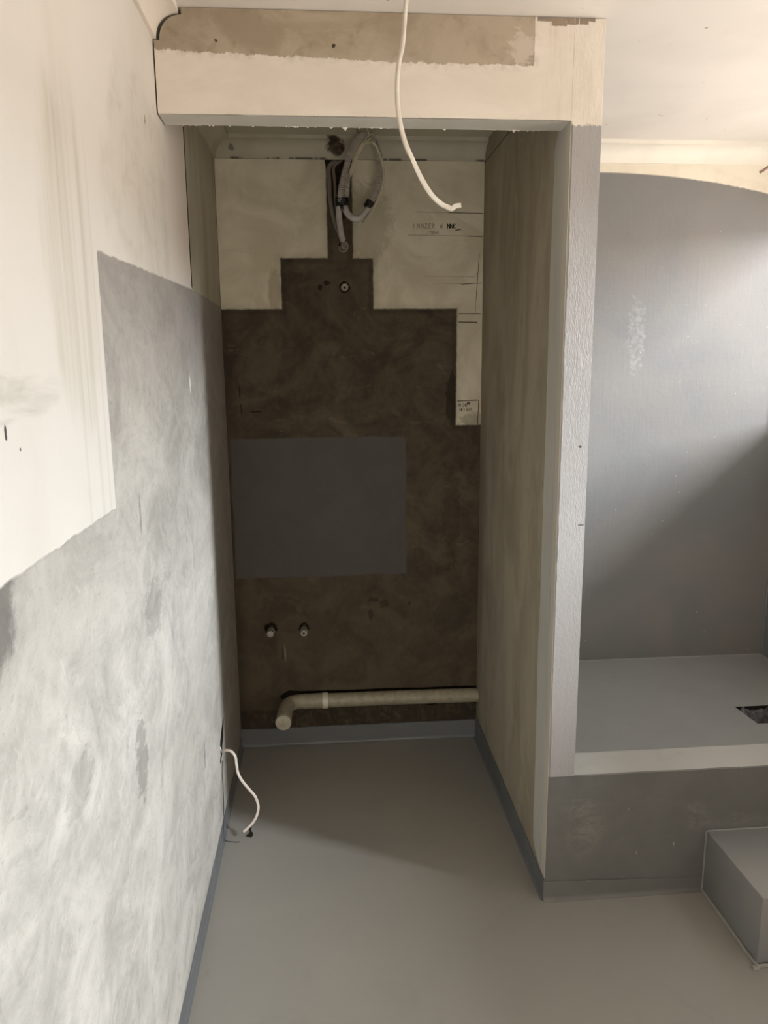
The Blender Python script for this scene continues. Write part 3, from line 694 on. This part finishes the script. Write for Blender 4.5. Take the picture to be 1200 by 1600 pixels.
# ------------------------------------------------------------------ coiled conduits in the alcove
CO = thing('conduit_coil', 'looped grey corrugated conduit tied up with black tape below the alcove ceiling', 'conduit')
Y0 = 2.815
def px(x, y, yy):       # picture position -> point on the vertical plane at depth yy (used only to read off coordinates)
    r = FWD * 1181.33 + RGT * (x - 600) - UPV * (y - 800); t = yy / r.y
    return Vector((0.36886 + r.x * t, yy, 1.55 + r.z * t))
R_C = .0118
corrugated('corrugated_conduit', [px(585, 222, Y0 + .012), px(572, 210, Y0), px(559, 219, Y0 - .006), px(548, 240, Y0 - .008), px(540, 266, Y0 - .008), px(534, 292, Y0 - .006), px(531, 316, Y0)], R_C, CONDUIT, CO)
corrugated('corrugated_conduit', [px(585, 222, Y0 + .012), px(592, 240, Y0 + .014), px(594.5, 262, Y0 + .014), px(592, 286, Y0 + .012), px(586, 306, Y0 + .008), px(580, 318, Y0 + .004)], R_C, CONDUIT, CO)
corrugated('corrugated_conduit', [px(544, 272, Y0 + .010), px(542, 290, Y0 + .010), px(540.5, 314, Y0 + .008)], R_C * .95, CONDUIT, CO)
tube('smooth_conduit', [px(531, 316, Y0), px(529.5, 332, Y0 + .03), px(531, 350, Y0 + .07), px(534, 370, Y0 + .115), px(536, 375, YB - .008)], R_C * .93, HOSE, CO)
tube('smooth_conduit', [px(539, 316, Y0 + .008), px(540, 327, Y0 + .004), px(546, 337, Y0), px(556, 342, Y0 - .002), px(566, 338, Y0), px(575, 328, Y0 + .002), px(580, 318, Y0 + .004)], R_C * .98, HOSE, CO)
def tape(pts, r, ecc=1.0):
    bm = bmesh.new(); path = catmull(pts, 6); sweep(bm, path, lambda i, s: [(a * (1 + .06 * math.sin(i * 2.1 + k)), b * ecc * (1 + .06 * math.cos(i * 1.3 + k))) for k, (a, b) in enumerate(circ(r, 18))])
    return link('black_tape', bm, TAPE, CO, True)
tape([px(534.5, 309, Y0 + .003), px(534.5, 316, Y0 + .003), px(535, 322, Y0 + .003)], .0150, 1.65)
tube('tape_tail', [px(533, 318, Y0 - .010), px(534, 324, Y0 - .012), px(535.5, 329, Y0 - .010)], .004, TAPE, CO, 4, 8, (.0012, .0065))
tape([px(579.5, 315, Y0 + .004), px(576.5, 320, Y0 + .003), px(573.5, 324.5, Y0 + .002)], .0150, 1.05)
tube('inner_cable', [px(572, 220, Y0 + .006), px(565, 229, Y0 + .008), px(557, 244, Y0 + .010), px(551, 260, Y0 + .010), px(546, 276, Y0 + .010)], .006, CREAM, CO, 6, 12, (.0035, .0075))
tube('inner_cable', [px(575, 221, Y0 - .008), px(586, 226, Y0 - .006), px(596, 250, Y0 - .004), px(600, 275, Y0), px(597, 295, Y0), px(591, 310, Y0), px(584, 324, Y0), px(574, 342, Y0)], .004, CREAM, CO, 6, 10, (.0022, .0042))
tube('wire_strand', [px(588, 312, Y0 - .004), px(579, 326, Y0 - .006), px(571, 340, Y0 - .008), px(566, 349, Y0 - .006)], .0010, COPPER, CO, 4, 6)
tube('wire_strand', [px(590, 312, Y0 - .006), px(582, 327, Y0 - .008), px(575, 341, Y0 - .010), px(570.5, 350, Y0 - .008)], .0010, CREAM, CO, 4, 6)
for k in range(3):
    a = k * .9; c = px(574, 220, Y0 - .004)
    bm = bmesh.new(); path = [c + Vector((.0165 * math.cos(t) * .9 + .002 * k, .020 * math.sin(t), .0125 * math.sin(t + a) + .004 * k)) for t in [2 * math.pi * i / 20 for i in range(21)]]
    sweep(bm, path, lambda i, s: circ(.0026, 8)); link('knotted_tie', bm, CREAM, CO, True)
tube('hanging_tie', [px(575, 216, Y0 - .012), px(576, 208, Y0 - .010), px(571, 198, Y0 - .004), px(566, 190, Y0), (.512, Y0, ZC - .001)], .0026, CREAM, CO, 5, 8)
tube('hanging_tie', [px(571, 214, Y0 + .012), px(559.5, 207, Y0 + .010), px(557.5, 198, Y0 + .004), (.506, Y0 + .004, ZC - .001)], .0024, GREYCAB, CO, 5, 8)
FC = tag(tube('flat_grey_cable', [(.438, YB + .012, 2.296), px(514, 262, YB + .006), px(514.5, 285, YB - .004), px(516, 312, YB - .012), px(520, 335, YB - .02), px(526.5, 356, YB - .02), px(533, 372, YB - .010), (.459, YB + .012, 1.990)], .006, GREYCAB, None, 8, 12, (.0025, .0085)),
         'flat grey cable running down the open wall chase beside the conduit', 'cable')
tag(tube('narrow_grey_cable', [(.458, YB + .014, 2.296), px(521.5, 262, YB + .010), px(523, 285, YB + .000), px(524, 312, YB - .010), px(527, 335, YB - .030), px(533, 364, YB - .030), (.462, YB + .012, 1.993)], .006, plain('mauve_cable_sheath', '84766E', .5), None, 8, 12, (.002, .0060)),
    'narrow mauve-grey cable half hidden behind the taped conduit', 'cable')
CE = thing('conduit_socket', 'small ring socket in the cement where the smooth conduit ends', 'socket')
lathe('socket_body', [(0, 0), (.0135, 0), (.0150, .022), (.0140, .026), (.0115, .026), (.0110, .012), (0, .012)], SOCK, CE, toward((.459, YB + .012, 1.990), (.25, -1, .15)), 20)
bm = bmesh.new(); path = [Vector((.459 + .016 * math.cos(t), YB - .010 - .004 * math.sin(t), 1.986 + .014 * math.sin(t))) for t in [math.pi * .9 + 1.35 * math.pi * i / 16 for i in range(17)]]
sweep(bm, path, lambda i, s: circ(.0022, 8)); link('split_clip', bm, SOCK, CE, True)

# ------------------------------------------------------------------ hanging white twin cable in front of the header
HC = thing('hanging_cable', 'white flat cable dangling from the ceiling in front of the header', 'cable')
pts = [(.552, 1.44, ZC), (.546, 1.445, 2.27), px(636, 0, 1.45), px(633, 38, 1.45), px(630, 72, 1.45), px(623.5, 104, 1.45), px(621.5, 140, 1.45), px(624, 180, 1.45), px(633, 220, 1.445), px(646, 252, 1.44), px(659, 280, 1.435), px(674, 304, 1.43), px(690, 319, 1.425), px(703, 325, 1.42)]
bm = bmesh.new(); path = catmull(pts, 7); n = len(path)
sweep(bm, path, lambda i, s: [(a, b) for a, b in oval(.0022, .0030 + .0018 * min(1, max(0, (i / n - .45) * 3)))]); link('cable_sheath', bm, SHEATH, HC, True)
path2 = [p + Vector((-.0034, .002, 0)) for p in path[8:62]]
bm = bmesh.new(); sweep(bm, path2, lambda i, s: circ(.0017, 8)); link('cable_edge', bm, plain('twin_core_sheath', 'C9BBAE', .5), HC, True)  # greyer line on the left is part of the twin cable
tube('sheath_tip', [px(700, 324.5, 1.42), px(706, 326, 1.418), px(712, 322, 1.416), px(720.5, 321, 1.414)], .004, SHEATH, HC, 5, 10, (.0020, .0046))
bm = bmesh.new(); c = px(707, 328, 1.417)
v = [bm.verts.new(c + Vector(p)) for p in ((-.004, 0, .001), (.003, 0, .003), (-.001, .001, -.003), (0, -.002, 0))]
for q in ((0, 1, 3), (1, 2, 3), (2, 0, 3), (0, 2, 1)): bm.faces.new([v[i] for i in q])
link('torn_sheath_flap', bm, SHEATH, HC)

# ------------------------------------------------------------------ cable out of the left wall, thin wire, debris
CB = thing('wall_cable', 'pinkish white cable curling out of a ragged hole low in the left wall', 'cable')
pts = [(-.008, 2.392, .300), px(346, 1174, 2.385), px(353, 1172.5, 2.375), px(361, 1174, 2.365), px(367.5, 1182, 2.36), px(369.5, 1194, 2.358), px(372, 1208, 2.355), px(379, 1221, 2.35), px(390, 1234, 2.345), px(399, 1245, 2.34), px(403.5, 1259, 2.335), px(402, 1272, 2.33), px(396, 1284, 2.325), px(388, 1293, 2.322), px(380.5, 1299.5, 2.320)]
bm = bmesh.new(); path = catmull(pts, 7); sweep(bm, path, lambda i, s: oval(.0024, .0048)); link('cable_sheath', bm, SHEATHP, CB, True)
tag(tube('thin_wire', [(.004, 2.385, .250), (.0042, 2.372, .20), (.0042, 2.360, .13), (.0048, 2.345, .06), (.0070, 2.318, .020), (.012, 2.305, .0052), (.03, 2.300, .0022), (.048, 2.297, .0016), (.060, 2.296, .0022)], .0014, WIRE, None, 8, 8),
    'thin dark wire running down the left wall and bending onto the floor', 'wire')
bm = bmesh.new(); rr = random.Random(2)
for i, (a, b) in enumerate(((.086, 2.385), (.088, 2.372), (.0885, 2.362), (.0905, 2.352), (.092, 2.342), (.088, 2.336), (.095, 2.333), (.092, 2.328), (.083, 2.332))):
    r = .0035 + .0015 * rr.random() + (.0014 if i > 3 else 0); vv = []
    for k in range(7):
        t = 2 * math.pi * k / 7; q = r * rr.uniform(.7, 1.3); vv.append((a + q * math.cos(t), b + q * 1.6 * math.sin(t)))
    B0 = [bm.verts.new((x, y, .0004)) for x, y in vv]; T0 = bm.verts.new((a, b, .004 + .003 * rr.random()))
    bm.faces.new(B0)
    for k in range(7): bm.faces.new((B0[k], B0[(k + 1) % 7], T0))
tag(link('black_tape_scrap', bm, TAPE), 'torn black tape scrap on the floor below the wall cable end', 'scrap')
# cut cable end poking in from the right near the cornice
CS = thing('cut_cable_end', 'cut pinkish twin cable end poking in at the upper right edge', 'cable')
a, b = px(1188.5, 268.5, 1.9), px(1201, 260.5, 1.86); d = (b - a)
bm = bmesh.new(); sweep(bm, catmull([a, b, a + d * 3 + Vector((0, 0, .01)), a + d * 7 + Vector((.01, -.02, .05)), Vector((a.x + d.x * 10, a.y + d.y * 10, ZC))], 6), lambda i, s: oval(.0022, .0048)); link('cable_sheath', bm, plain('pink_grey_sheath', 'C9A796', .45), CS, True)
for s_ in (-.0022, .0022):
    bm = bmesh.new(); o = Vector((0, 0, 1)) * s_; sweep(bm, [a + o - d.normalized() * .0022, a + o * 1.0 + d * .3, a + o + d * .5], lambda i, s: circ(.0012, 8)); link('copper_core', bm, COPPER, CS, True)
